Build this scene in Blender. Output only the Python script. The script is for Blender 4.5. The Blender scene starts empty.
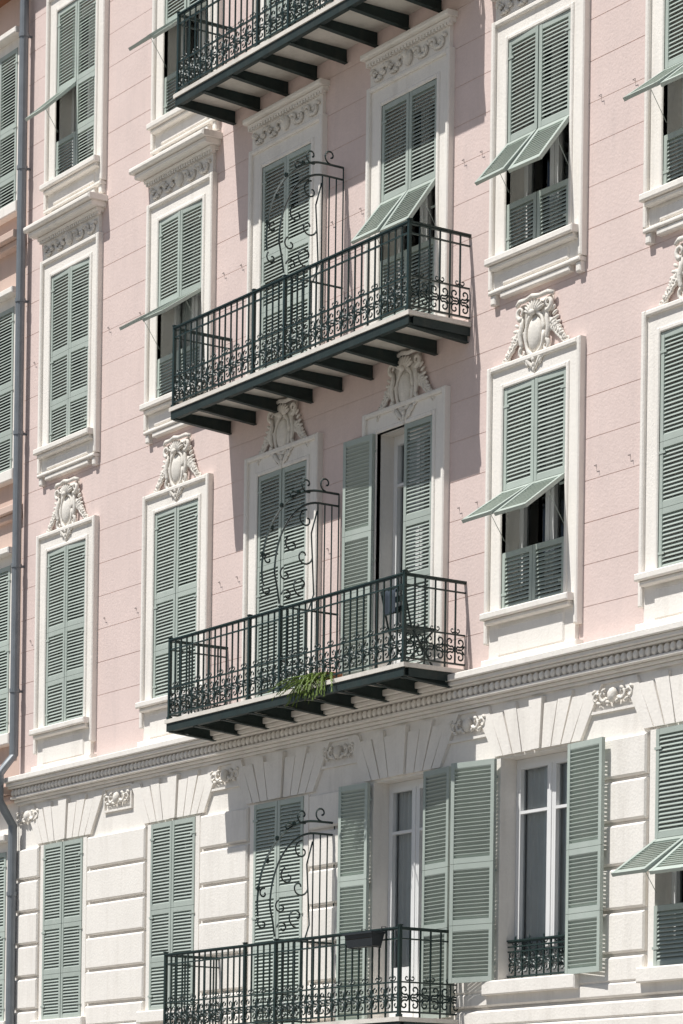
import bpy, math, random
from mathutils import Vector, Matrix
random.seed(7)
R=math.radians
scene=bpy.context.scene
# ---------------------------------------------------------------- materials
def new_mat(name):
    m=bpy.data.materials.new(name); m.use_nodes=True
    nt=m.node_tree; b=nt.nodes['Principled BSDF']
    return m,nt,b
def surf(name,col,rough=0.8,var=0.08,scale=1.2,bump=0.15,bscale=60,streak=0.0,spec=0.3,metal=0.0,dirt=None,dirtamt=0.0,rand=0.0,bdist=0.01,fine=0.0):
    m,nt,b=new_mat(name); N=nt.nodes; L=nt.links
    geo=N.new('ShaderNodeNewGeometry')
    n1=N.new('ShaderNodeTexNoise'); n1.inputs['Scale'].default_value=scale; n1.inputs['Detail'].default_value=8; n1.inputs['Roughness'].default_value=0.65
    L.new(geo.outputs['Position'],n1.inputs['Vector'])
    mr=N.new('ShaderNodeMapRange'); mr.inputs[1].default_value=0.25; mr.inputs[2].default_value=0.75
    mr.inputs[3].default_value=1-var; mr.inputs[4].default_value=1+var
    L.new(n1.outputs['Fac'],mr.inputs[0])
    mix=N.new('ShaderNodeMix'); mix.data_type='RGBA'; mix.blend_type='MULTIPLY'; mix.inputs[0].default_value=1
    mix.inputs[6].default_value=(*col,1); L.new(mr.outputs[0],mix.inputs[7])
    out=mix.outputs[2]
    if fine>0:
        n4=N.new('ShaderNodeTexNoise'); n4.inputs['Scale'].default_value=22; n4.inputs['Detail'].default_value=6; n4.inputs['Roughness'].default_value=0.75
        L.new(geo.outputs['Position'],n4.inputs['Vector'])
        r4=N.new('ShaderNodeMapRange'); r4.inputs[1].default_value=0.3; r4.inputs[2].default_value=0.7; r4.inputs[3].default_value=1-fine; r4.inputs[4].default_value=1+fine
        L.new(n4.outputs['Fac'],r4.inputs[0])
        mx=N.new('ShaderNodeMix'); mx.data_type='RGBA'; mx.blend_type='MULTIPLY'; mx.inputs[0].default_value=1; L.new(out,mx.inputs[6]); L.new(r4.outputs[0],mx.inputs[7]); out=mx.outputs[2]
    if dirt is not None:
        mp=N.new('ShaderNodeMapping'); mp.inputs['Scale'].default_value=(5,5,0.6)
        L.new(geo.outputs['Position'],mp.inputs['Vector'])
        n2=N.new('ShaderNodeTexNoise'); n2.inputs['Scale'].default_value=1.0; n2.inputs['Detail'].default_value=7; n2.inputs['Roughness'].default_value=0.7
        L.new(mp.outputs[0],n2.inputs['Vector'])
        r2=N.new('ShaderNodeMapRange'); r2.inputs[1].default_value=0.5; r2.inputs[2].default_value=0.8; r2.inputs[3].default_value=0; r2.inputs[4].default_value=dirtamt
        L.new(n2.outputs['Fac'],r2.inputs[0])
        mx=N.new('ShaderNodeMix'); mx.data_type='RGBA'; L.new(r2.outputs[0],mx.inputs[0]); L.new(out,mx.inputs[6]); mx.inputs[7].default_value=(*dirt,1)
        out=mx.outputs[2]
    if rand>0:
        oi=N.new('ShaderNodeObjectInfo'); r3=N.new('ShaderNodeMapRange'); r3.inputs[3].default_value=1-rand; r3.inputs[4].default_value=1+rand
        L.new(oi.outputs['Random'],r3.inputs[0])
        mx=N.new('ShaderNodeMix'); mx.data_type='RGBA'; mx.blend_type='MULTIPLY'; mx.inputs[0].default_value=1; L.new(out,mx.inputs[6]); L.new(r3.outputs[0],mx.inputs[7]); out=mx.outputs[2]
    L.new(out,b.inputs['Base Color'])
    b.inputs['Roughness'].default_value=rough; b.inputs['Metallic'].default_value=metal
    b.inputs['Specular IOR Level'].default_value=spec
    if bump>0:
        n3=N.new('ShaderNodeTexNoise'); n3.inputs['Scale'].default_value=bscale; n3.inputs['Detail'].default_value=5
        L.new(geo.outputs['Position'],n3.inputs['Vector'])
        bp=N.new('ShaderNodeBump'); bp.inputs['Strength'].default_value=bump; bp.inputs['Distance'].default_value=bdist
        L.new(n3.outputs['Fac'],bp.inputs['Height']); L.new(bp.outputs[0],b.inputs['Normal'])
    return m
M_PINK=surf('pink_stucco',(0.735,0.60,0.56),0.92,0.06,1.3,0.35,35,dirt=(0.58,0.49,0.465),dirtamt=0.5,spec=0.12,fine=0.035)
M_PEACH=surf('peach_stucco',(0.64,0.49,0.42),0.92,0.06,0.9,0.25,45,dirt=(0.4,0.3,0.25),dirtamt=0.4,spec=0.15)
M_WHITE=surf('white_stone',(0.86,0.82,0.765),0.88,0.045,1.6,0.35,40,dirt=(0.52,0.48,0.43),dirtamt=0.42,spec=0.2,fine=0.03)
M_ORN=surf('cream_plaster_ornament',(0.79,0.75,0.69),0.9,0.08,9,0.5,50,dirt=(0.46,0.43,0.38),dirtamt=0.5,spec=0.1,fine=0.08)
M_SHUT=surf('sage_green_paint',(0.425,0.48,0.435),0.6,0.08,2.5,0.1,80,dirt=(0.51,0.54,0.51),dirtamt=0.5,spec=0.3,rand=0.10)
M_IRON=surf('dark_green_iron_paint',(0.015,0.033,0.030),0.42,0.2,6,0.2,90,spec=0.5)
M_STEEL=surf('dark_painted_steel',(0.022,0.036,0.035),0.6,0.25,4,0.3,40,dirt=(0.07,0.07,0.06),dirtamt=0.5,spec=0.3)
M_CEIL=surf('balcony_slab_plaster',(0.72,0.68,0.62),0.9,0.12,3,0.3,40,dirt=(0.40,0.36,0.31),dirtamt=0.5,spec=0.2)
M_ZINC=surf('zinc_pipe',(0.21,0.23,0.25),0.5,0.15,5,0.1,60,spec=0.5,metal=0.3)
M_FRAME=surf('white_window_paint',(0.80,0.80,0.79),0.45,0.04,3,0.05,60,spec=0.4)
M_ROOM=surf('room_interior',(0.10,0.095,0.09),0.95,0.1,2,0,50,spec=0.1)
M_CURT=surf('curtain_fabric',(0.76,0.76,0.75),0.95,0.06,4,0.1,200,spec=0.05)
M_ASPH=surf('asphalt',(0.055,0.055,0.057),0.9,0.2,0.6,0.4,80)
M_PAVE=surf('stone_pavement',(0.35,0.325,0.29),0.9,0.1,0.8,0.3,30)
M_GROUND=surf('ground',(0.20,0.18,0.155),0.95,0.15,0.1,0.2,5)
M_LINE=surf('road_paint',(0.75,0.75,0.73),0.7,0.1,3,0.1,60)
M_LEAF=surf('fern_leaf',(0.12,0.18,0.03),0.6,0.35,14,0.1,60,spec=0.3)
M_POT=surf('terracotta',(0.35,0.15,0.08),0.85,0.1,5,0.2,60)
M_PLANT=surf('planter_plastic',(0.03,0.035,0.04),0.5,0.1,5,0.1,60)
M_SOIL=surf('soil',(0.05,0.035,0.02),0.95,0.3,30,0.6,60)
M_ROOF=surf('roof_tile',(0.30,0.14,0.08),0.9,0.2,3,0.4,20)
M_CLOTH=surf('dark_cloth',(0.05,0.065,0.085),0.9,0.15,8,0.1,60)
M_HOOK=surf('galvanised_hook',(0.30,0.26,0.25),0.6,0.1,5,0.1,60)
def glass_mat():
    m,nt,b=new_mat('window_glass'); N=nt.nodes;L=nt.links
    nt.nodes.remove(b)
    tr=N.new('ShaderNodeBsdfTransparent'); tr.inputs[0].default_value=(0.84,0.87,0.87,1)
    gl=N.new('ShaderNodeBsdfGlossy'); gl.inputs['Roughness'].default_value=0.03
    fr=N.new('ShaderNodeFresnel'); fr.inputs[0].default_value=1.5
    mx=N.new('ShaderNodeMixShader'); L.new(fr.outputs[0],mx.inputs[0]); L.new(tr.outputs[0],mx.inputs[1]); L.new(gl.outputs[0],mx.inputs[2])
    L.new(mx.outputs[0],nt.nodes['Material Output'].inputs[0]); return m
M_GLASS=glass_mat()
# ---------------------------------------------------------------- mesh builder
class MB:
    def __init__(s): s.v=[];s.f=[];s.T=None
    def add(s,vs,fs):
        o=len(s.v)
        if s.T is not None: vs=[s.T@Vector(p) for p in vs]
        s.v+= [tuple(p) for p in vs]; s.f+=[tuple(i+o for i in f) for f in fs]
    def box(s,x0,x1,y0,y1,z0,z1):
        s.add([(x0,y0,z0),(x1,y0,z0),(x1,y1,z0),(x0,y1,z0),(x0,y0,z1),(x1,y0,z1),(x1,y1,z1),(x0,y1,z1)],
              [(0,3,2,1),(4,5,6,7),(0,1,5,4),(1,2,6,5),(2,3,7,6),(3,0,4,7)])
    def block(s,x0,x1,z0,z1,yb,yf,c,cx0=None,cx1=None):
        a=c if cx0 is None else cx0; b=c if cx1 is None else cx1
        ym=yf+c
        s.add([(x0,yb,z0),(x1,yb,z0),(x1,yb,z1),(x0,yb,z1),(x0,ym,z0),(x1,ym,z0),(x1,ym,z1),(x0,ym,z1),
               (x0+a,yf,z0+c),(x1-b,yf,z0+c),(x1-b,yf,z1-c),(x0+a,yf,z1-c)],
              [(0,1,5,4),(1,2,6,5),(2,3,7,6),(3,0,4,7),(4,5,9,8),(5,6,10,9),(6,7,11,10),(7,4,8,11),(8,9,10,11)])
    def prism(s,poly,yb,yf):
        n=len(poly)
        vs=[(p[0],yf,p[1]) for p in poly]+[(p[0],yb,p[1]) for p in poly]
        fs=[tuple(range(n)),tuple(reversed(range(n,2*n)))]+[(i,i+n,(i+1)%n+n,(i+1)%n) for i in range(n)]
        s.add(vs,fs)
    def tube(s,path,r,n=5,rot=0.0,flat=1.0):
        path=[Vector(p) for p in path]; m=len(path)
        rs=r if isinstance(r,(list,tuple)) else [r]*m
        t0=(path[1]-path[0]).normalized()
        up=Vector((0,1,0)) if abs(t0.y)<0.9 else Vector((0,0,1))
        a=t0.cross(up).normalized(); vs=[]
        for i in range(m):
            t=(path[min(i+1,m-1)]-path[max(i-1,0)])
            if t.length<1e-9: t=t0
            t.normalize(); a=(a-t*a.dot(t)).normalized(); b=t.cross(a)
            for k in range(n):
                an=2*math.pi*k/n+rot
                vs.append(path[i]+a*math.cos(an)*rs[i]+b*math.sin(an)*rs[i]*flat)
        fs=[]
        for i in range(m-1):
            for k in range(n):
                fs.append((i*n+k,i*n+(k+1)%n,(i+1)*n+(k+1)%n,(i+1)*n+k))
        fs.append(tuple(reversed(range(n)))); fs.append(tuple((m-1)*n+k for k in range(n)))
        s.add(vs,fs)
    def ell(s,c,r,rot=None,nu=8,nv=5):
        vs=[];fs=[];Mx=rot if rot is not None else Matrix.Identity(3); c=Vector(c)
        for j in range(nv+1):
            th=math.pi*j/nv
            for i in range(nu):
                ph=2*math.pi*i/nu
                p=Vector((r[0]*math.sin(th)*math.cos(ph),r[1]*math.sin(th)*math.sin(ph),r[2]*math.cos(th)))
                vs.append(c+Mx@p)
        for j in range(nv):
            for i in range(nu):
                fs.append((j*nu+i,(j+1)*nu+i,(j+1)*nu+(i+1)%nu,j*nu+(i+1)%nu))
        s.add(vs,fs)
    def mesh(s,name,mat,smooth=False):
        me=bpy.data.meshes.new(name); me.from_pydata(s.v,[],s.f); me.update()
        if smooth:
            me.polygons.foreach_set('use_smooth',[True]*len(me.polygons))
        me.materials.append(mat); return me
    def obj(s,name,mat,parent=None,smooth=False):
        return put(name,s.mesh(name,mat,smooth),parent)
def put(name,me,parent=None,loc=(0,0,0),rz=0):
    o=bpy.data.objects.new(name,me); scene.collection.objects.link(o)
    o.location=loc; o.rotation_euler=(0,0,rz)
    if parent: o.parent=parent
    return o
def empty(name,parent=None,loc=(0,0,0)):
    return put(name,None,parent,loc)
def spiral(cx,cz,r0,r1,a0,a1,n=14,y=0.0):
    return [(cx+(r0+(r1-r0)*t/n)*math.cos(a0+(a1-a0)*t/n),y,cz+(r0+(r1-r0)*t/n)*math.sin(a0+(a1-a0)*t/n)) for t in range(n+1)]
def roty(a): return Matrix.Rotation(a,3,'Y')
# ---------------------------------------------------------------- layout (metres; camera at z=0, street at -1.6)
GZ=-1.6
COL={1:-33.24,2:-30.55,3:-28.25,4:-25.88,5:-23.65,6:-21.22,7:-18.80}
FZ={1:(2.17,4.40),2:(5.84,8.09),3:(9.39,11.57),4:(12.72,14.90)}
SLAB={1:1.82,2:5.37,3:8.90,4:12.45}
XL,XR=-34.50,-17.4
HW=0.51
BX0,BX1,BD=-29.47,-24.79,0.776
def opening(c,f):
    x=COL[c]; z0,z1=FZ[f]; h=HW
    if f==4: x+=0.07 if c<3 else 0.03
    if c in(3,4): z0=SLAB[f]+0.02
    if c==5 and f==1: x=-23.56;h=0.59
    return (x-h,x+h,z0,z1)
OPEN={(c,f):opening(c,f) for c in COL for f in FZ}
def cells(x0,x1,z0,z1,ops):
    zs=sorted({z0,z1}|{z for o in ops for z in(o[2],o[3]) if z0<z<z1})
    out=[]
    for a,b in zip(zs[:-1],zs[1:]):
        mid=(a+b)/2; cur=x0
        for o in sorted([o for o in ops if o[2]<mid<o[3]]):
            if o[0]>cur: out.append((cur,min(o[0],x1),a,b))
            cur=max(cur,o[1])
        if cur<x1: out.append((cur,x1,a,b))
    return out
bld=empty('pink_apartment_building')
allops=list(OPEN.values())
def backing(name,z0,z1,mat,ops,x0,x1,par,y=0.0,depth=0.28):
    mb=MB()
    for a,b,c,d in cells(x0,x1,z0,z1,ops):
        mb.add([(a,y,c),(b,y,c),(b,y,d),(a,y,d)],[(0,1,2,3)])
    mb.obj(name,mat,par)
backing('pink_wall',5.30,15.9,M_PINK,allops,XL,XR,bld)
backing('white_wall',2.0-3.6,5.30,M_WHITE,allops,XL,XR,bld)
def reveals(name,ops,mat,par,y=0.0,d=0.28):
    mb=MB(); rm=MB()
    for a,b,c,e in ops:
        mb.add([(a,y,c),(a,y+d,c),(a,y+d,e),(a,y,e)],[(0,1,2,3)])
        mb.add([(b,y,c),(b,y+d,c),(b,y+d,e),(b,y,e)],[(3,2,1,0)])
        mb.add([(a,y,e),(b,y,e),(b,y+d,e),(a,y+d,e)],[(3,2,1,0)])
        mb.add([(a,y,c),(b,y,c),(b,y+d,c),(a,y+d,c)],[(0,1,2,3)])
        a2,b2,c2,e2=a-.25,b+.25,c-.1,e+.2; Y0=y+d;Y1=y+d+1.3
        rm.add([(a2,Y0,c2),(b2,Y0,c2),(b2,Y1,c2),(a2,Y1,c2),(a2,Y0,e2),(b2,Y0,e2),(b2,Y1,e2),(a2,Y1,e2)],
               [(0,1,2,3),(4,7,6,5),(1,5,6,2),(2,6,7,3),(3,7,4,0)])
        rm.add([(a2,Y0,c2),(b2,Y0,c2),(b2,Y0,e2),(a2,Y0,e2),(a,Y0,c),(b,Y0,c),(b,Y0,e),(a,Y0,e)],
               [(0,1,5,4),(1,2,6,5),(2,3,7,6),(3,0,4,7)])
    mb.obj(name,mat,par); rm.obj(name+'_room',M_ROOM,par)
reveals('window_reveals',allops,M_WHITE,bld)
mb=MB()
z=5.31
rj=random.Random(11)
while z<15.88:
    zt=min(z+0.405,15.9); g=rj.uniform(0.0055,0.009)
    for a,b,c,d in cells(XL,XR,z,zt-g,allops): mb.box(a,b,-0.006,0.0-0.0005,c,d)
    z=zt
mb.obj('pink_stucco_courses',M_PINK,bld)
mb=MB()
ops1=[(o[0]-0.13,o[1]+0.13,o[2]-0.10,o[3]+0.02) for k,o in OPEN.items() if k[1]==1]
H=0.415; zt=4.42
while zt>GZ+0.6:
    for a,b,c,d in cells(XL,XR,zt-H,zt-0.035,ops1):
        if d-c>0.05: mb.block(a,b,c,d,-0.001,-0.055,0.020,0.014 if a>XL else 0,0.014 if b<XR else 0)
    zt-=H
mb.obj('white_rusticated_courses',M_WHITE,bld)
mb=MB(); mb.box(XL,XR,-0.07,-0.001,GZ,GZ+0.55); mb.obj('stone_plinth',M_PAVE,bld)
# cornice
mb=MB()
for z0,z1,d in [(5.235,5.302,0.235),(5.19,5.233,0.20),(5.165,5.188,0.17),(5.07,5.163,0.09),(5.035,5.068,0.13),(5.00,5.033,0.075),(4.965,4.998,0.045)]:
    mb.block(XL,XR,z0,z1,-0.001,-d,0.008,0,0)
mb.obj('cornice',M_WHITE,bld)
mb=MB(); x=XL+0.05
while x<XR-0.03:
    mb.ell((x,-0.112,5.115),(0.038,0.034,0.046),nu=8,nv=5); mb.tube([(x+0.045,-0.10,5.15),(x+0.045,-0.115,5.08)],[0.010,0.005],4)
    x+=0.09
mb.obj('cornice_egg_and_dart',M_WHITE,bld,True)
mb=MB()
for c in COL:
    o=OPEN[(c,1)]; x=(o[0]+o[1])/2
    n=9; zb,zt=4.425,4.93
    bw,tw=0.70,1.02
    for i in range(n):
        a0=-1+2*i/n; a1=-1+2*(i+1)/n; g=0.009
        short = 0.0 if i%2==0 else 0.07
        p=[(x+a0*bw+g,zb),(x+a1*bw-g,zb),(x+a1*(tw-(0.02 if short else 0))-g,zt-short),(x+a0*(tw-(0.02 if short else 0))+g,zt-short)]
        mb.prism(p,-0.001,-0.038 if i!=n//2 else -0.06)
mb.obj('flat_arch_voussoirs',M_WHITE,bld)
def panel_carving(mb,x,z,w=0.36,h=0.12,y=-0.04):
    mb.ell((x,y,z),(0.06,0.05,0.075))
    for sg in(-1,1):
        mb.tube([(x+sg*(px-x),py,pz) for px,py,pz in spiral(x+0.14,z+0.01,0.065,0.012,-2.6,3.2,12,y)],[0.022-0.001*i for i in range(13)],5)
        mb.tube([(x+sg*(px-x),py,pz) for px,py,pz in spiral(x+0.25,z-0.01,0.055,0.012,2.6,-3.0,12,y)],[0.018-0.0008*i for i in range(13)],5)
        for k in range(4):
            mb.ell((x+sg*(0.07+0.07*k),y,z+(0.055 if k%2 else -0.06)),(0.035,0.025,0.017),roty(sg*(0.6 if k%2 else -0.6)),6,4)
pan=MB(); frm=MB()
cs=[COL[i] for i in range(1,8)]
for a,b in zip(cs[:-1],cs[1:]):
    x=(a+b)/2+(0.06 if b==COL[6] or b==COL[5] else 0)
    z=4.80
    frm.box(x-0.34,x+0.34,-0.03,-0.001,z+0.125,z+0.150); frm.box(x-0.34,x+0.34,-0.03,-0.001,z-0.15,z-0.125)
    frm.box(x-0.34,x-0.315,-0.0295,-0.001,z-0.125,z+0.125); frm.box(x+0.315,x+0.34,-0.0295,-0.001,z-0.125,z+0.125)
    panel_carving(pan,x,z)
x=-34.2; panel_carving(pan,x,4.8)
pan.obj('frieze_carvings',M_ORN,bld,True); frm.obj('frieze_panel_frames',M_WHITE,bld)
# ---------------------------------------------------------------- surrounds
def surround(mb,o,f,door):
    x0,x1,z0,z1=o; e=0.003
    if f==1:
        w=0.09
        mb.box(x0-w,x0+e,-0.03,0.001,z0-0.02,z1); mb.box(x1-e,x1+w,-0.03,0.001,z0-0.02,z1)
        if not door: mb.block(x0-0.16,x1+0.16,z0-0.13,z0+0.012,0.05,-0.12,0.012)
        return
    w=0.20; zb=z0-0.0 if door else z0-0.10
    zb2=zb if door else z0-0.28
    mb.box(x0-w,x0+e,-0.045,0.001,zb,z1-e); mb.box(x1-e,x1+w,-0.045,0.001,zb,z1-e)
    mb.box(x0-w,x1+w,-0.0455,0.001,z1-e,z1+0.19)
    ob=0.055
    mb.block(x0-w-ob+0.01,x0-w+0.012,zb2,z1+0.24,0.001,-0.085,0.012); mb.block(x1+w-0.012,x1+w+ob-0.01,zb2,z1+0.24,0.001,-0.085,0.012)
    mb.block(x0-w+0.014,x1+w-0.014,z1+0.185,z1+0.239,0.001,-0.083,0.012)
    mb.block(x0-0.045,x0+e,zb,z1+0.045,0.0,-0.062,0.01); mb.block(x1-e,x1+0.045,zb,z1+0.045,0.0,-0.062,0.01)
    mb.block(x0+0.005,x1-0.005,z1-e,z1+0.044,0.0,-0.061,0.01)
    if not door:
        mb.block(x0-0.20,x1+0.20,z0-0.055,z0+0.015,0.05,-0.17,0.012)
        mb.block(x0-0.17,x1+0.17,z0-0.10,z0-0.057,0.001,-0.13,0.012)
        za=5.315 if f==2 else z0-0.36
        mb.box(x0-w+0.012,x1+w-0.012,-0.05,0.001,za+0.05,z0-0.101)
        mb.block(x0-0.02,x1+0.02,za+0.10,z0-0.14,0.0,-0.068,0.012)
        if f==2: mb.block(x0-w-0.06,x1+w+0.06,za,za+0.085,0.001,-0.10,0.012)
        else:
            mb.block(x0-w-0.03,x1+w+0.03,za+0.03,za+0.07,0.001,-0.095,0.012)
            mb.block(x0-0.05,x1+0.05,za-0.03,za+0.028,0.001,-0.075,0.01)
            for s in(x0-w-0.02,x1+w-0.06):
                mb.block(s,s+0.08,za-0.07,za+0.028,0.001,-0.07,0.012)
    if f in(3,4):
        X0,X1=x0-w-0.06,x1+w+0.06; zz=z1+0.24
        k=0.55 if door else 1.0
        mb.box(X0+0.05,X1-0.05,-0.05,0.001,zz+0.001,zz+0.26)
        mb.block(X0+0.0,X1-0.0,zz+0.255,zz+0.30,0.001,-0.06-0.06*k,0.012)
        mb.block(X0-0.05*k,X1+0.05*k,zz+0.302,zz+0.36,0.001,-0.06-0.16*k,0.014)
        if not door:
            mb.block(X0-0.09*k,X1+0.09*k,zz+0.362,zz+0.43,0.001,-0.06-0.22*k,0.02)
            mb.box(X0-0.05,X1+0.05,-0.20,0.001,zz+0.43,zz+0.45)
        xx=X0+0.02
        while xx<X1-0.02:
            mb.box(xx,xx+0.03,-0.095,-0.048,zz+0.222,zz+0.254); xx+=0.055
orn_hood=MB()
def hood_carve(mb,x):
    y=-0.07
    mb.ell((x,y,0.11),(0.075,0.05,0.085)); mb.ell((x,y-0.03,0.14),(0.035,0.04,0.05))
    for s in(-1,1):
        for k in range(4):
            cx=0.15+0.145*k; d=1 if k%2 else -1
            pts=spiral(cx,0.105,0.068,0.012,-2.4*d,2.9*d,12,y)
            mb.tube([(x+s*a,b,c) for a,b,c in pts],[0.024-0.001*i for i in range(13)],5)
            mb.ell((x+s*(cx+0.07),y,0.105+0.045*d),(0.045,0.03,0.022),roty(s*0.7*d),6,4)
            mb.ell((x+s*(cx-0.04),y,0.105-0.06*d),(0.04,0.03,0.018),roty(-s*0.5*d),6,4)
            mb.ell((x+s*(cx+0.01),y-0.01,0.105),(0.022,0.025,0.022),None,6,4)
hood_carve(orn_hood,0); ME_HOOD=orn_hood.mesh('hood_carving',M_ORN,True)
sur=MB(); sur1=MB()
for (c,f),o in OPEN.items():
    surround(sur1 if f==1 else sur,o,f,c in(3,4))
    if f in(3,4): put('hood_carving',ME_HOOD,bld,((o[0]+o[1])/2,0,o[3]+0.245))
sur.obj('window_surrounds',M_WHITE,bld); sur1.obj('lower_window_surrounds',M_WHITE,bld)
# cartouche : oval shield in a scrolled frame, shell crest, leafy garlands
def cartouche():
    mb=MB(); rn=random.Random(3)
    hw=[(-0.40,0.02),(-0.33,0.08),(-0.24,0.15),(-0.12,0.20),(0.0,0.20),(0.12,0.22),(0.22,0.27),(0.32,0.27)]
    poly=[(-w,z) for z,w in reversed(hw)]; poly=poly+[(w,z) for z,w in hw]
    mb.prism(poly,0.02,-0.035)
    mb.ell((0,-0.035,-0.03),(0.125,0.070,0.185),nu=16,nv=12)
    ring=[(0.165*math.cos(a),-0.05,-0.03+0.225*math.sin(a)) for a in [2*math.pi*i/24 for i in range(25)]]
    mb.tube(ring,[0.024+0.006*math.sin(i*1.7) for i in range(25)],6)
    for k in range(9):
        a=(k-4)*0.31
        mb.ell((math.sin(a)*0.115,-0.085+0.012*abs(a),0.195+math.cos(a)*0.065),(0.019,0.030,0.075),roty(a),6,6)
    mb.ell((0,-0.10,0.185),(0.045,0.04,0.035),nu=9,nv=6)
    for s in(-1,1):
        M_=lambda p:[(s*a,b,c) for a,b,c in p]
        mb.tube(M_(spiral(0.245,0.235,0.072,0.015,-1.9,5.0,22,-0.060)),[0.030-0.0010*i for i in range(23)],6,flat=1.2)
        mb.tube(M_(spiral(0.205,-0.195,0.062,0.013,1.3,-4.6,18,-0.055)),[0.026-0.0010*i for i in range(19)],6,flat=1.2)
        mb.tube(M_([(0.235,-0.05,0.17),(0.225,-0.06,0.09),(0.255,-0.06,0.0),(0.235,-0.06,-0.10),(0.215,-0.055,-0.135)]),[0.022,0.030,0.033,0.027,0.022],6)
        mb.tube(M_([(0.165,-0.055,-0.245),(0.11,-0.06,-0.30),(0.05,-0.055,-0.36),(0.015,-0.05,-0.40)]),[0.024,0.028,0.022,0.014],6)
        for i in range(11):
            t=i/10; px=0.27+0.29*t; pz=0.02-0.27*t**1.2
            r=0.056-0.026*t
            for k in range(4):
                a=(-1.1+0.72*k)+0.6*t+rn.uniform(-.2,.2)
                q=0.040*(1-0.4*t)
                mb.ell((s*(px+q*math.sin(a)),-0.028-0.018*rn.random(),pz+q*math.cos(a)*(1 if k%2 else -0.8)),(r*0.40,0.026,r*0.90),roty(s*a),6,5)
        mb.tube(M_(spiral(0.56,-0.205,0.040,0.01,-1.2,4.0,10,-0.035)),[0.015-0.001*i for i in range(11)],5)
        for i in range(4):
            mb.ell((s*(0.31+0.028*i),-0.035,0.175-0.055*i),(0.020,0.022,0.045),roty(s*(0.9+0.2*i)),6,5)
        for i in range(3):
            mb.ell((s*(0.12+0.05*i),-0.060,-0.33+0.045*i),(0.017,0.022,0.042),roty(s*(0.5+0.3*i)),6,5)
    cap=[(-0.33,-0.045,0.325),(-0.25,-0.075,0.350),(-0.12,-0.095,0.335),(0,-0.105,0.355),(0.12,-0.095,0.335),(0.25,-0.075,0.350),(0.33,-0.045,0.325)]
    mb.tube(cap,0.026,6)
    for k in range(3): mb.ell((0,-0.06,-0.30-0.05*k),(0.034-0.008*k,0.035-0.008*k,0.036))
    return mb.mesh('rocaille_cartouche',M_ORN,True)
ME_CART=cartouche()
for c in COL:
    o=put('rocaille_cartouche',ME_CART,bld,(COL[c],-0.012,8.55 if c not in(3,4) else 8.49)); o.scale=(0.90,0.82,0.94)
# ---------------------------------------------------------------- shutters
def leaf(H,w,sg,flap=None,sec=None):
    mb=MB(); t=0.019; st=0.05
    fx=lambda a,b:(min(sg*a,sg*b),max(sg*a,sg*b))
    g=0.004
    def sect(z0,z1,T=None):
        mb.T=T
        a,b=fx(g,st); mb.box(a,b,-t,t,z0,z1)
        a,b=fx(w-st,w-g); mb.box(a,b,-t,t,z0,z1)
        a,b=fx(st-0.001,w-st+0.001); rh=0.055
        mb.box(a,b,-t+0.002,t-0.002,z0+0.0,z0+rh); mb.box(a,b,-t+0.002,t-0.002,z1-rh,z1)
        n=max(2,int(round((z1-z0-2*rh)/0.039))); p=(z1-z0-2*rh)/n
        for i in range(n):
            zc=z0+rh+p*(i+0.5); d=0.015; h=0.0165; q=0.0035
            j=random.uniform(-0.0015,0.0015); h+=random.uniform(-0.0015,0.0015)
            zc+=j
            mb.add([(a,-d,zc-h-q),(b,-d,zc-h-q),(b,d,zc+h-q),(a,d,zc+h-q),(a,-d,zc-h+q),(b,-d,zc-h+q),(b,d,zc+h+q),(a,d,zc+h+q)],
              [(0,3,2,1),(4,5,6,7),(0,1,5,4),(1,2,6,5),(2,3,7,6),(3,0,4,7)])
        mb.T=None
    up,fl=sec
    z2=H-up; z1=z2-fl
    sect(z2+0.002,H)
    if flap is None: sect(z1+0.002,z2-0.002)
    else:
        T=Matrix.Translation((0,-t,z2))@Matrix.Rotation(-R(flap),4,'X')@Matrix.Translation((0,t,-z2))
        sect(z1+0.002,z2-0.002,T)
    sect(0.0,z1-0.002)
    if flap is not None:
        a,b=fx(0.02,0.032); Lf=fl*0.45; y1=-t-math.sin(R(flap))*Lf; zz=z2-math.cos(R(flap))*Lf
        mb.tube([((a+b)/2,-t+.01,z1+0.12),((a+b)/2,y1,zz)],0.004,4)
    for zz in(0.18,H*0.5,H-0.18):
        a,b=fx(-0.012,0.09); mb.box(a,b,-t-0.006,-t+0.001,zz-0.012,zz+0.012)
    return mb
_lc={}
def get_leaf(H,w,sg,flap,sec,tag=0):
    k=(round(H,3),round(w,3),sg,flap,sec)
    if k not in _lc: _lc[k]=leaf(H,w,sg,flap,sec).mesh('shutter_leaf',M_SHUT)
    return _lc[k]
FLAP={(6,1):55,(5,2):55,(2,3):58,(4,3):38,(5,3):40,(6,3):53,(1,4):47,(2,4):53,(7,4):50,(7,2):45}
OPENL={(4,2):('flat','closed'),(4,1):('flat','flat'),(5,1):('flat12','flat')}
for (c,f),o in OPEN.items():
    x0,x1,z0,z1=o; H=z1-z0-0.012; w=(x1-x0)/2-0.003
    flap=FLAP.get((c,f)); sec=(1.02,0.62)
    modes=OPENL.get((c,f),('closed','closed'))
    for side,mode in zip((-1,1),modes):
        sg=-side
        fl=flap if not((c,f)==(1,4) and side>0) else None
        if fl is not None and side>0: fl=fl-2.5
        me=get_leaf(H,w,sg,fl,sec)
        hx=x0+0.002 if side<0 else x1-0.002
        jitter=random.uniform(0,1.8)
        if mode=='closed': y=-0.022; rz=side*R(jitter)
        elif mode=='flat12': y=-0.09; rz=side*R(168)
        else: y=-0.09; rz=side*R(176)
        put('shutter_leaf',me,bld,(hx,y,z0+0.006),rz)
mb=MB()
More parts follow.
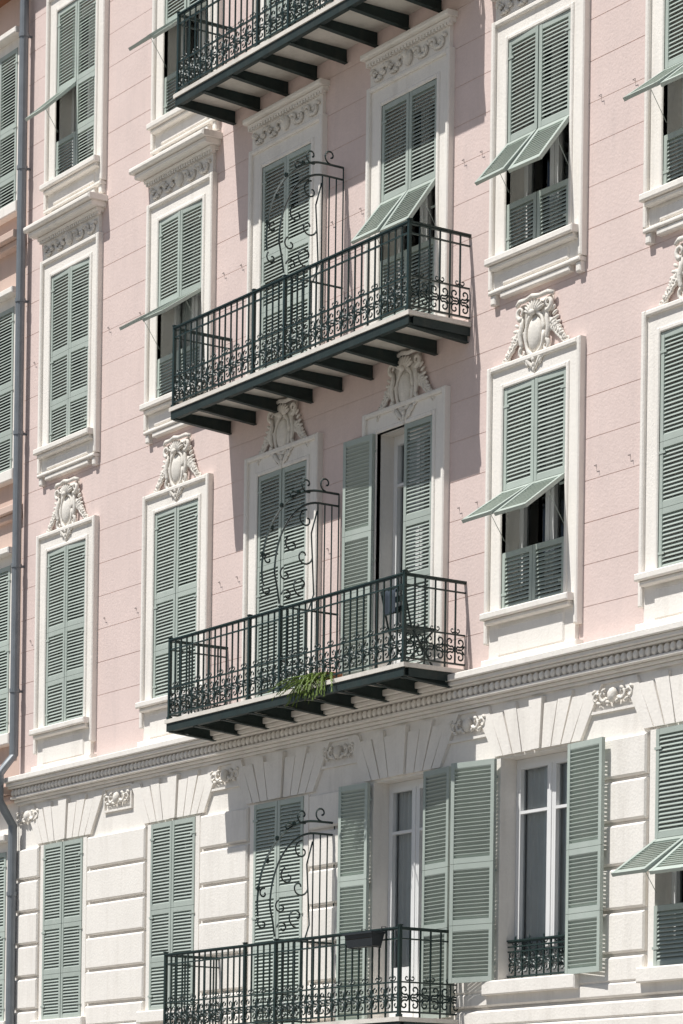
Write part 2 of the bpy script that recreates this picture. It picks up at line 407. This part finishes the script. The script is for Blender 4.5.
for (c,f),o in OPEN.items():
    if f in(1,4): continue
    for s in(-1,1):
        xx=(o[0]-0.45) if s<0 else (o[1]+0.45); zz=FZ[f][0]+1.2
        if c in(3,4) and ((c==3 and s>0) or (c==4 and s<0)): xx=(o[1]+0.40) if s>0 else o[0]-0.40
        mb.tube([(xx-0.02,-0.006,zz),(xx-0.02,-0.035,zz),(xx+0.02,-0.038,zz+0.003),(xx+0.022,-0.038,zz-0.03)],0.0036,4)
mb.obj('shutter_catches',M_HOOK,bld)
# ---------------------------------------------------------------- windows
def window(o,door,curtain,name='casement_window'):
    x0,x1,z0,z1=o
    mb=MB(); Y0,Y1=0.17,0.235; e=0.0025
    fw=0.055
    mb.box(x0+e,x0+fw,Y0,Y1,z0+e,z1-e); mb.box(x1-fw,x1-e,Y0,Y1,z0+e,z1-e)
    mb.box(x0+fw,x1-fw,Y0+.001,Y1-.001,z1-fw,z1-e); mb.box(x0+fw,x1-fw,Y0+.001,Y1-.001,z0+e,z0+fw)
    xc=(x0+x1)/2; mb.box(xc-0.04,xc+0.04,Y0-0.012,Y1,z0+fw+.001,z1-fw-.001)
    mb.box(xc-0.010,xc+0.010,Y0-0.022,Y0-0.011,z0+0.08,z1-0.08)
    for a,b in((x0+fw,xc-0.04),(xc+0.04,x1-fw)):
        mb.box(a,a+0.03,Y0-0.01,Y1-0.01,z0+fw+.002,z1-fw-.002); mb.box(b-0.03,b,Y0-0.01,Y1-0.01,z0+fw+.002,z1-fw-.002)
        mb.box(a+0.03,b-0.03,Y0-0.009,Y1-0.011,z1-fw-0.05,z1-fw-.002); mb.box(a+0.03,b-0.03,Y0-0.009,Y1-0.011,z0+fw+.002,z0+fw+0.08)
        zt=z1-0.55; mb.box(a+0.03,b-0.03,Y0-0.008,Y1-0.012,zt,zt+0.03)
        if door: mb.box(a+0.03,b-0.03,Y0+0.01,Y1-0.012,z0+fw+0.08,z0+0.6)
    w=mb.obj(name,M_FRAME,bld)
    gl=MB(); gl.add([(x0+fw,0.205,z0+fw),(x1-fw,0.205,z0+fw),(x1-fw,0.205,z1-fw),(x0+fw,0.205,z1-fw)],[(0,1,2,3)]); gl.obj('glass_pane',M_GLASS,bld)
    if curtain:
        cu=MB(); n=90; vs=[];fs=[]
        for i in range(n+1):
            xx=x0+0.01+(x1-x0-0.02)*i/n; yy=0.262+0.013*math.sin(i*0.8)+0.008*math.sin(i*0.37+1)
            vs+= [(xx,yy,z0+0.03),(xx+0.004*math.sin(i),yy,z1-0.03)]
        for i in range(n):
            if 0.46<i/n<0.50: continue
            fs.append((2*i,2*i+2,2*i+3,2*i+1))
        cu.add(vs,fs); cu.obj('curtain',M_CURT,bld,True)
for k,o in OPEN.items():
    window(o,k[0] in(3,4),k in((5,1),(4,1),(4,2),(6,2),(2,3)))
# ---------------------------------------------------------------- railing
def rail_run(mb,p0,p1,h,skip_ends=False,spacing=0.122):
    p0=Vector(p0);p1=Vector(p1); d=p1-p0; L=d.length; d.normalize()
    ang=math.atan2(d.y,d.x)
    old=mb.T
    mb.T=Matrix.Translation(p0)@Matrix.Rotation(ang,4,'Z')
    b=mb.box
    b(0,L,-0.024,0.024,h-0.016,h); b(0,L,-0.013,0.013,h-0.030,h-0.0165)
    b(0,L,-0.010,0.010,h-0.125,h-0.110)
    b(0,L,-0.011,0.011,0.345,0.360); b(0,L,-0.014,0.014,0.045,0.062)
    n=int(round(L/spacing)); sp=L/n
    for i in range(1,n):
        x=i*sp; b(x-0.0075,x+0.0075,-0.0075,0.0075,0.360,h-0.03)
        b(x-0.007,x+0.007,-0.0070,0.0070,0.0 if i%2==0 else 0.062,0.345)
    m=max(1,n//2); w=L/m; t=0.0092
    for i in range(m):
        c=(i+0.5)*w; q=w/0.25
        for s in(-1,1):
            A=[(c+s*a*q,y,z) for a,y,z in spiral(0.062,0.275,0.052,0.012,-2.2,4.2,14)]
            B=[(c+s*a*q,y,z) for a,y,z in spiral(0.062,0.125,0.052,0.012,2.2,-4.2,14)]
            mb.tube(A,t,4); mb.tube(B,t,4)
            mb.tube([A[0],(c+s*0.012,0,0.20),B[0]],t,4)
            mb.ell((c+s*0.055*q,0,0.20),(0.034,0.012,0.012),None,6,4)
            mb.ell((c+s*0.100*q,0,0.225),(0.012,0.010,0.028),roty(s*0.6),6,4)
            mb.ell((c+s*0.100*q,0,0.175),(0.012,0.010,0.028),roty(-s*0.6),6,4)
            mb.tube([(c+s*a,y,z) for a,y,z in spiral(0.034,0.395,0.030,0.008,-2.6,2.6,8)],0.0070,4)
        mb.ell((c,0,0.20),(0.017,0.014,0.058),None,6,4)
        mb.ell((c,0,0.305),(0.012,0.012,0.035),None,6,4)
        mb.ell((c,0,0.410),(0.014,0.012,0.055),None,6,4)
    mb.T=old
def post(mb,x,y,h,r=0.017):
    mb.box(x-r,x+r,y-r,y+r,0.0,h+0.012); mb.box(x-r-.008,x+r+.008,y-r-.008,y+r+.008,0.0,0.03)
    mb.box(x-r-.006,x+r+.006,y-r-.006,y+r+.006,h+0.0125,h+0.024)
HR=0.905; F=-(BD-0.02)
def railing_mesh():
    mb=MB()
    L=BX1-BX0; x0=0.03;x1=L-0.03
    rail_run(mb,(x0,F,0),(x1,F,0),HR); rail_run(mb,(x0,F,0),(x0,0.0,0),HR-0.0015); rail_run(mb,(x1,F,0),(x1,0.0,0),HR-0.0015)
    for xx in(x0,1.72,L*0.5,x1): post(mb,xx,F,HR)
    return mb.mesh('wrought_iron_railing',M_IRON)
def divider_mesh():
    mb=MB()
    Q=lambda t,z,x=0:(x,-t,z)
    top=2.22
    def arch(a,b,zc,n=16,a0=0,a1=math.pi/2):
        return [Q(0.28+a*math.sin(a0+(a1-a0)*i/n),zc+b*math.cos(a0+(a1-a0)*i/n)) for i in range(n+1)]
    outer=[Q(0.03,top)]+arch(0.72,0.95,top-0.95)+[Q(0.99,1.15)]
    inner=[Q(0.03,top-0.13)]+arch(0.56,0.82,top-0.95)+[Q(0.80,1.10),Q(0.776,0.95)]
    mb.tube(outer,0.013,4); mb.tube(inner,0.012,4)
    for t,zt in((0.03,top),(0.12,top-0.13),(0.21,top-0.13),(0.30,top-0.14)):
        mb.tube([Q(t,0),Q(t,zt)],0.0095,4)
    for t,zt in((0.42,0.92),(0.54,0.92),(0.66,0.92)):
        mb.tube([Q(t,0),Q(t,zt)],0.008,4)
    mb.tube([Q(0.02,0.92),Q(0.77,0.92)],0.012,4); mb.tube([Q(0.02,0.34),Q(0.77,0.34)],0.009,4); mb.tube([Q(0.02,0.06),Q(0.77,0.06)],0.011,4)
    def sp(t,z,r0,r1,a0,a1,r=0.0100,n=16):
        mb.tube([Q(a,c) for a,b,c in spiral(t,z,r0,r1,a0,a1,n)],r,4)
    sp(0.20,top+0.09,0.085,0.015,-1.57,4.6); sp(0.44,top+0.05,0.09,0.012,-2.0,4.2)
    sp(0.93,1.08,0.07,0.01,0.9,-5.0); sp(0.92,1.40,0.06,0.012,1.8,-3.8); sp(0.62,top-0.09,0.05,0.01,2.5,-3.5)
    sp(0.44,top-0.33,0.11,0.015,1.57,-4.4); sp(0.62,top-0.62,0.10,0.015,1.2,-4.6); sp(0.70,top-0.95,0.08,0.015,1.2,-4.6)
    sp(0.47,1.5,0.11,0.015,3.2,9.2); sp(0.50,1.18,0.12,0.015,-1.57,4.4); sp(0.68,1.05,0.07,0.015,0,6)
    mb.tube([Q(0.31,2.0),Q(0.38,1.75),Q(0.36,1.45),Q(0.34,1.1),Q(0.40,0.93)],0.010,4)
    for k,(t,z) in enumerate(((0.88,1.75),(0.76,2.0),(0.55,2.17),(0.99,1.45))):
        mb.ell(Q(t,z),(0.012,0.03,0.03),None,6,4)
    for s in(0.15,0.40,0.63):
        for a in(-1,1):
            mb.tube([Q(s+a*(p[0]),p[2]) for p in spiral(0.05,0.2,0.05,0.01,-2.2,3.6,12)],0.009,4)
    return mb.mesh('wrought_iron_divider',M_IRON)
ME_R=railing_mesh(); ME_D=divider_mesh()
def slab_meshes():
    L=BX1-BX0; s=MB()
    s.box(-0.02,L+0.02,-BD-0.015,-0.013,-0.045,0.0)
    d=MB()
    d.box(0,L,-BD,-BD+0.012,-0.135,-0.047); d.box(0,L,-BD+0.0121,-BD+0.06,-0.135,-0.126)
    for a,b in((0.0,0.012),(L-0.012,L)): d.box(a,b,-BD+0.0601,-0.013,-0.135,-0.047)
    n=8
    for i in range(0,n+1):
        x=min(max(L*i/n,0.05),L-0.05)
        y0,y1=-BD+0.02,-0.013; za,zb=-0.122,-0.19
        def wedge(a,b,zt0,zt1,h):
            d.add([(a,y0,zt0-h),(b,y0,zt0-h),(b,y1,zt1-h),(a,y1,zt1-h),(a,y0,zt0),(b,y0,zt0),(b,y1,zt1),(a,y1,zt1)],
              [(0,3,2,1),(4,5,6,7),(0,1,5,4),(1,2,6,5),(2,3,7,6),(3,0,4,7)])
        d.add([(x-.008,y0,za),(x+.008,y0,za),(x+.008,y1,zb),(x-.008,y1,zb),(x-.008,y0,-0.0465),(x+.008,y0,-0.0465),(x+.008,y1,-0.0465),(x-.008,y1,-0.0465)],
              [(0,3,2,1),(4,5,6,7),(0,1,5,4),(1,2,6,5),(2,3,7,6),(3,0,4,7)])
        wedge(x-0.032,x+0.032,za-0.014,zb,0.009)
    return s.mesh('balcony_slab',M_CEIL),d.mesh('steel_beams',M_STEEL)
ME_S,ME_B=slab_meshes()
for f in(1,2,3,4):
    e=empty('wrought_iron_balcony',None,(BX0,0,SLAB[f]))
    put('balcony_slab',ME_S,e); put('steel_beams',ME_B,e); put('railing',ME_R,e); put('divider_screen',ME_D,e,((BX1-BX0)/2,-0.0,0))
mb=MB(); o=OPEN[(5,1)]
rail_run(mb,(o[0]+0.01,0.09,o[2]+0.0),(o[1]-0.01,0.09,o[2]+0.0),0.42,spacing=0.12)
mb.obj('window_guard_rail',M_IRON,bld)
# folding chair with cloth on the second balcony
e=empty('folding_chair',None,(-25.35,-0.34,SLAB[2]))
mb=MB()
for s in(-0.2,0.2):
    mb.tube([(s,0.22,0.0),(s,-0.10,0.45),(s,-0.20,0.85)],0.011,6); mb.tube([(s*0.9,-0.22,0.0),(s*0.9,0.20,0.45)],0.011,6)
for z_,y_ in((0.84,-0.198),(0.74,-0.172),(0.64,-0.150)): mb.box(-0.2,0.2,y_-0.008,y_+0.008,z_-0.03,z_+0.03)
for k in range(5): mb.box(-0.19,0.19,-0.14+0.075*k,-0.08+0.075*k,0.45,0.465)
mb.obj('frame',M_STEEL,e)
mb=MB(); n=12; vs=[];fs=[]
for i in range(n+1):
    for j in range(8):
        vs.append((-0.11+0.20*i/n,-0.222-0.012*math.sin(i*1.3)+(0.0 if j<6 else 0.03*(j-5)),0.60+0.045*j-(0.02*(j-5) if j>5 else 0)))
for i in range(n):
    for j in range(7): a=i*8+j; fs.append((a,a+8,a+9,a+1))
mb.add(vs,fs); mb.obj('cloth',M_CLOTH,e,True)
# ---------------------------------------------------------------- drain pipe
mb=MB(); px=-34.44
mb.tube([(px,-0.12,GZ),(px,-0.12,4.7),(px,-0.32,5.0),(px,-0.32,5.35),(px,-0.12,5.6),(px,-0.12,15.6)],0.058,12)
for z in [0.2,2.0,3.8,6.4,8.0,9.7,11.4,13.1,14.8]:
    mb.tube([(px,-0.12,z),(px,-0.12,z+0.05)],0.068,12); mb.box(px-0.01,px+0.01,-0.12,0.0,z+0.01,z+0.04)
mb.obj('drainpipe',M_ZINC,None,False)
# ---------------------------------------------------------------- neighbour
nb=empty('peach_apartment_building')
NX0,NX1=-42.0,XL-0.01
nops=[]
for cx in(-35.27,-37.9,-40.4):
    for z0,z1 in((12.75,14.8),(9.3,11.45),(5.9,8.1),(2.2,4.4)): nops.append((cx-0.5,cx+0.5,z0,z1))
backing('peach_wall',5.2,15.5,M_PEACH,nops,NX0,NX1,nb); backing('lower_wall',GZ,5.2,M_WHITE,nops,NX0,NX1,nb)
reveals('neighbour_reveals',nops,M_WHITE,nb)
mb=MB()
for o in nops:
    surround(mb,o,1,False)
    for side in(-1,1):
        put('shutter_leaf',get_leaf(o[3]-o[2]-0.012,0.497,-side,None,(1.02,0.62)),nb,(o[0]+.002 if side<0 else o[1]-.002,-0.022,o[2]+0.006),0)
    mb.block(o[0]-0.16,o[1]+0.16,o[3]+0.12,o[3]+0.2,0.001,-0.16,0.012)
    mb.box(o[0]-0.09,o[1]+0.09,-0.03,0.001,o[3],o[3]+0.1195)
mb.obj('window_surrounds',M_WHITE,nb)
mb=MB()
for zc,d in((5.1,0.22),(8.75,0.12),(12.25,0.2)):
    mb.block(NX0,NX1-0.002,zc,zc+0.10,-0.001,-d,0.012,0,0); mb.block(NX0,NX1-0.002,zc-0.08,zc-0.002,-0.001,-d*0.6,0.012,0,0)
mb.obj('string_courses',M_PEACH,nb)
mb=MB(); mb.box(NX0,NX1,1.65,12,GZ,15.5); mb.box(NX0-.0,NX1,-0.35,12,15.501,15.75); mb.box(NX0-0.2,NX0-0.001,0,12,GZ,15.5); mb.obj('rear_mass_and_roof',M_ROOF,nb)
mb=MB(); mb.box(XL,XR,1.65,12,GZ,15.9); mb.box(XR+0.001,XR+0.2,0.0,12,GZ,15.9); mb.obj('rear_mass',M_PINK,bld)
mb=MB()
for i,(z0,z1,d) in enumerate([(15.7,15.85,0.12),(15.852,16.0,0.3),(16.002,16.2,0.5)]): mb.block(XL,XR+0.2,z0,z1,0.3,-d,0.02,0,0)
mb.obj('crown_cornice',M_WHITE,bld)
mb=MB(); mb.box(XL,XR+0.2,-0.4,12,16.201,16.4); mb.obj('roof',M_ROOF,bld)
# ---------------------------------------------------------------- street
def sheet(name,x0,x1,y0,y1,z,mat):
    m=MB(); m.add([(x0,y0,z),(x1,y0,z),(x1,y1,z),(x0,y1,z)],[(0,1,2,3)]); return m.obj(name,mat)
sheet('ground',-1500,1500,-1500,1500,GZ-0.14,M_GROUND)
sheet('road',-300,300,-12.0,-3.4,GZ-0.12,M_ASPH)
mb=MB(); mb.box(-300,300,-3.2,1.6,GZ-0.139,GZ-0.004); mb.obj('pavement',M_PAVE)
mb=MB(); mb.box(-300,300,-3.4,-3.201,GZ-0.139,GZ); mb.obj('kerb',M_WHITE)
mb=MB(); mb.box(-300,300,-12.2,-12.0,GZ-0.139,GZ); mb.obj('kerb',M_WHITE)
mb=MB(); mb.box(-300,300,-40,-12.201,GZ-0.139,GZ-0.004); mb.obj('pavement',M_PAVE)
mb=MB()
x=-120
while x<120: mb.add([(x,-7.78,GZ-0.116),(x+3,-7.78,GZ-0.116),(x+3,-7.64,GZ-0.116),(x,-7.64,GZ-0.116)],[(0,1,2,3)]); x+=6
mb.obj('road_marking',M_LINE)
# ---------------------------------------------------------------- plant over balcony 2
e=empty('hanging_fern',None,(-26.40,-0.70,5.37))
mb=MB()
for i in range(60):
    side=random.uniform(-1,1)
    L=random.uniform(0.18,0.50); dr=random.uniform(0.10,0.34)
    p0=Vector((random.uniform(-0.22,0.22),-0.03,random.uniform(0.02,0.09)))
    d=Vector((side*1.0-0.25,-0.30-random.random()*0.25,0))
    prev=p0; n=9
    for k in range(1,n+1):
        t=k/n; p=p0+d*L*t+Vector((0,0,0.06*math.sin(t*2.2)-dr*t*t*0.9))
        u=(p-prev).normalized(); s=u.cross(Vector((0,0,1))).normalized()
        wl=0.038*(1-t*0.7)
        for sg in(-1,1):
            tip=p+s*sg*wl+u*0.012+Vector((0,0,-0.012))
            mb.add([prev,tip,p],[(0,1,2)])
        prev=p
mb.obj('fronds',M_LEAF,e)
mb=MB(); n=16; vs=[];fs=[]
for j,(r,z) in enumerate(((0.075,0.0),(0.10,0.10),(0.112,0.10),(0.112,0.125),(0.09,0.125),(0.085,0.1))):
    for i in range(n): vs.append((r*math.cos(2*math.pi*i/n),0.13+r*math.sin(2*math.pi*i/n),z))
for j in range(5):
    for i in range(n): fs.append((j*n+i,j*n+(i+1)%n,(j+1)*n+(i+1)%n,(j+1)*n+i))
fs.append(tuple(5*n+i for i in range(n)))
mb.add(vs,fs); mb.obj('pot',M_POT,e,True)
# planter box on balcony 1 rail
e=empty('planter_box',None,(-25.28,-BD-0.10,SLAB[1]+0.72))
mb=MB()
def frustum(mb,x0,x1,y0,y1,z0,z1,k):
    mb.add([(x0+k,y0+k,z0),(x1-k,y0+k,z0),(x1-k,y1-k,z0),(x0+k,y1-k,z0),(x0,y0,z1),(x1,y0,z1),(x1,y1,z1),(x0,y1,z1)],[(0,3,2,1),(0,1,5,4),(1,2,6,5),(2,3,7,6),(3,0,4,7)])
frustum(mb,-0.25,0.25,-0.08,0.08,0,0.14,0.025)
mb.box(-0.265,0.265,-0.095,-0.075,0.125,0.145); mb.box(-0.265,0.265,0.075,0.095,0.125,0.145); mb.box(-0.265,-0.242,-0.0749,0.0749,0.125,0.145); mb.box(0.242,0.265,-0.0749,0.0749,0.125,0.145)
for s in(-0.18,0.18): mb.tube([(s,-0.09,0.0),(s,0.08,-0.01),(s,0.09,0.2),(s,0.14,0.2),(s,0.14,0.15)],0.006,4)
mb.obj('trough',M_PLANT,e)
mb=MB(); mb.box(-0.235,0.235,-0.07,0.07,0.08,0.115); mb.obj('soil',M_SOIL,e)
# ---------------------------------------------------------------- camera, light, world
cam=bpy.data.cameras.new('Camera'); co=bpy.data.objects.new('Camera',cam); scene.collection.objects.link(co)
f_px,phi,pitch,roll,sh=3020.86,0.58891,0.00682,0.01363,665.37
v=Vector((-math.cos(phi),math.sin(phi),0)); r=Vector((math.sin(phi),math.cos(phi),0)); u=Vector((0,0,1))
v2=v*math.cos(pitch)+u*math.sin(pitch); u2=u*math.cos(pitch)-v*math.sin(pitch)
cr=r*math.cos(roll)+u2*math.sin(roll); cu=u2*math.cos(roll)-r*math.sin(roll)
M=Matrix(((cr.x,cu.x,-v2.x,0),(cr.y,cu.y,-v2.y,-18.0),(cr.z,cu.z,-v2.z,0),(0,0,0,1)))
co.matrix_world=M
cam.sensor_fit='AUTO'; cam.sensor_width=36; cam.lens=f_px/1024*36; cam.shift_y=sh/1024; cam.clip_end=5000; cam.clip_start=0.1
scene.camera=co
EL,AZ=61,14
sd=Vector((-math.sin(R(AZ))*math.cos(R(EL)),-math.cos(R(AZ))*math.cos(R(EL)),math.sin(R(EL))))
sl=bpy.data.lights.new('sun','SUN'); sl.energy=5.0; sl.angle=R(0.5); sl.color=(1.0,0.975,0.93)
so=bpy.data.objects.new('sun',sl); scene.collection.objects.link(so); so.rotation_euler=sd.to_track_quat('Z','Y').to_euler()
w=bpy.data.worlds.new('World'); scene.world=w; w.use_nodes=True
nt=w.node_tree; bg=nt.nodes['Background']; sky=nt.nodes.new('ShaderNodeTexSky'); sky.sky_type='NISHITA'; sky.sun_disc=False
sky.sun_elevation=R(EL); sky.sun_rotation=R(180+AZ); nt.links.new(sky.outputs[0],bg.inputs[0]); bg.inputs[1].default_value=0.062
scene.view_settings.view_transform='Standard'; scene.view_settings.look='None'; scene.view_settings.exposure=0
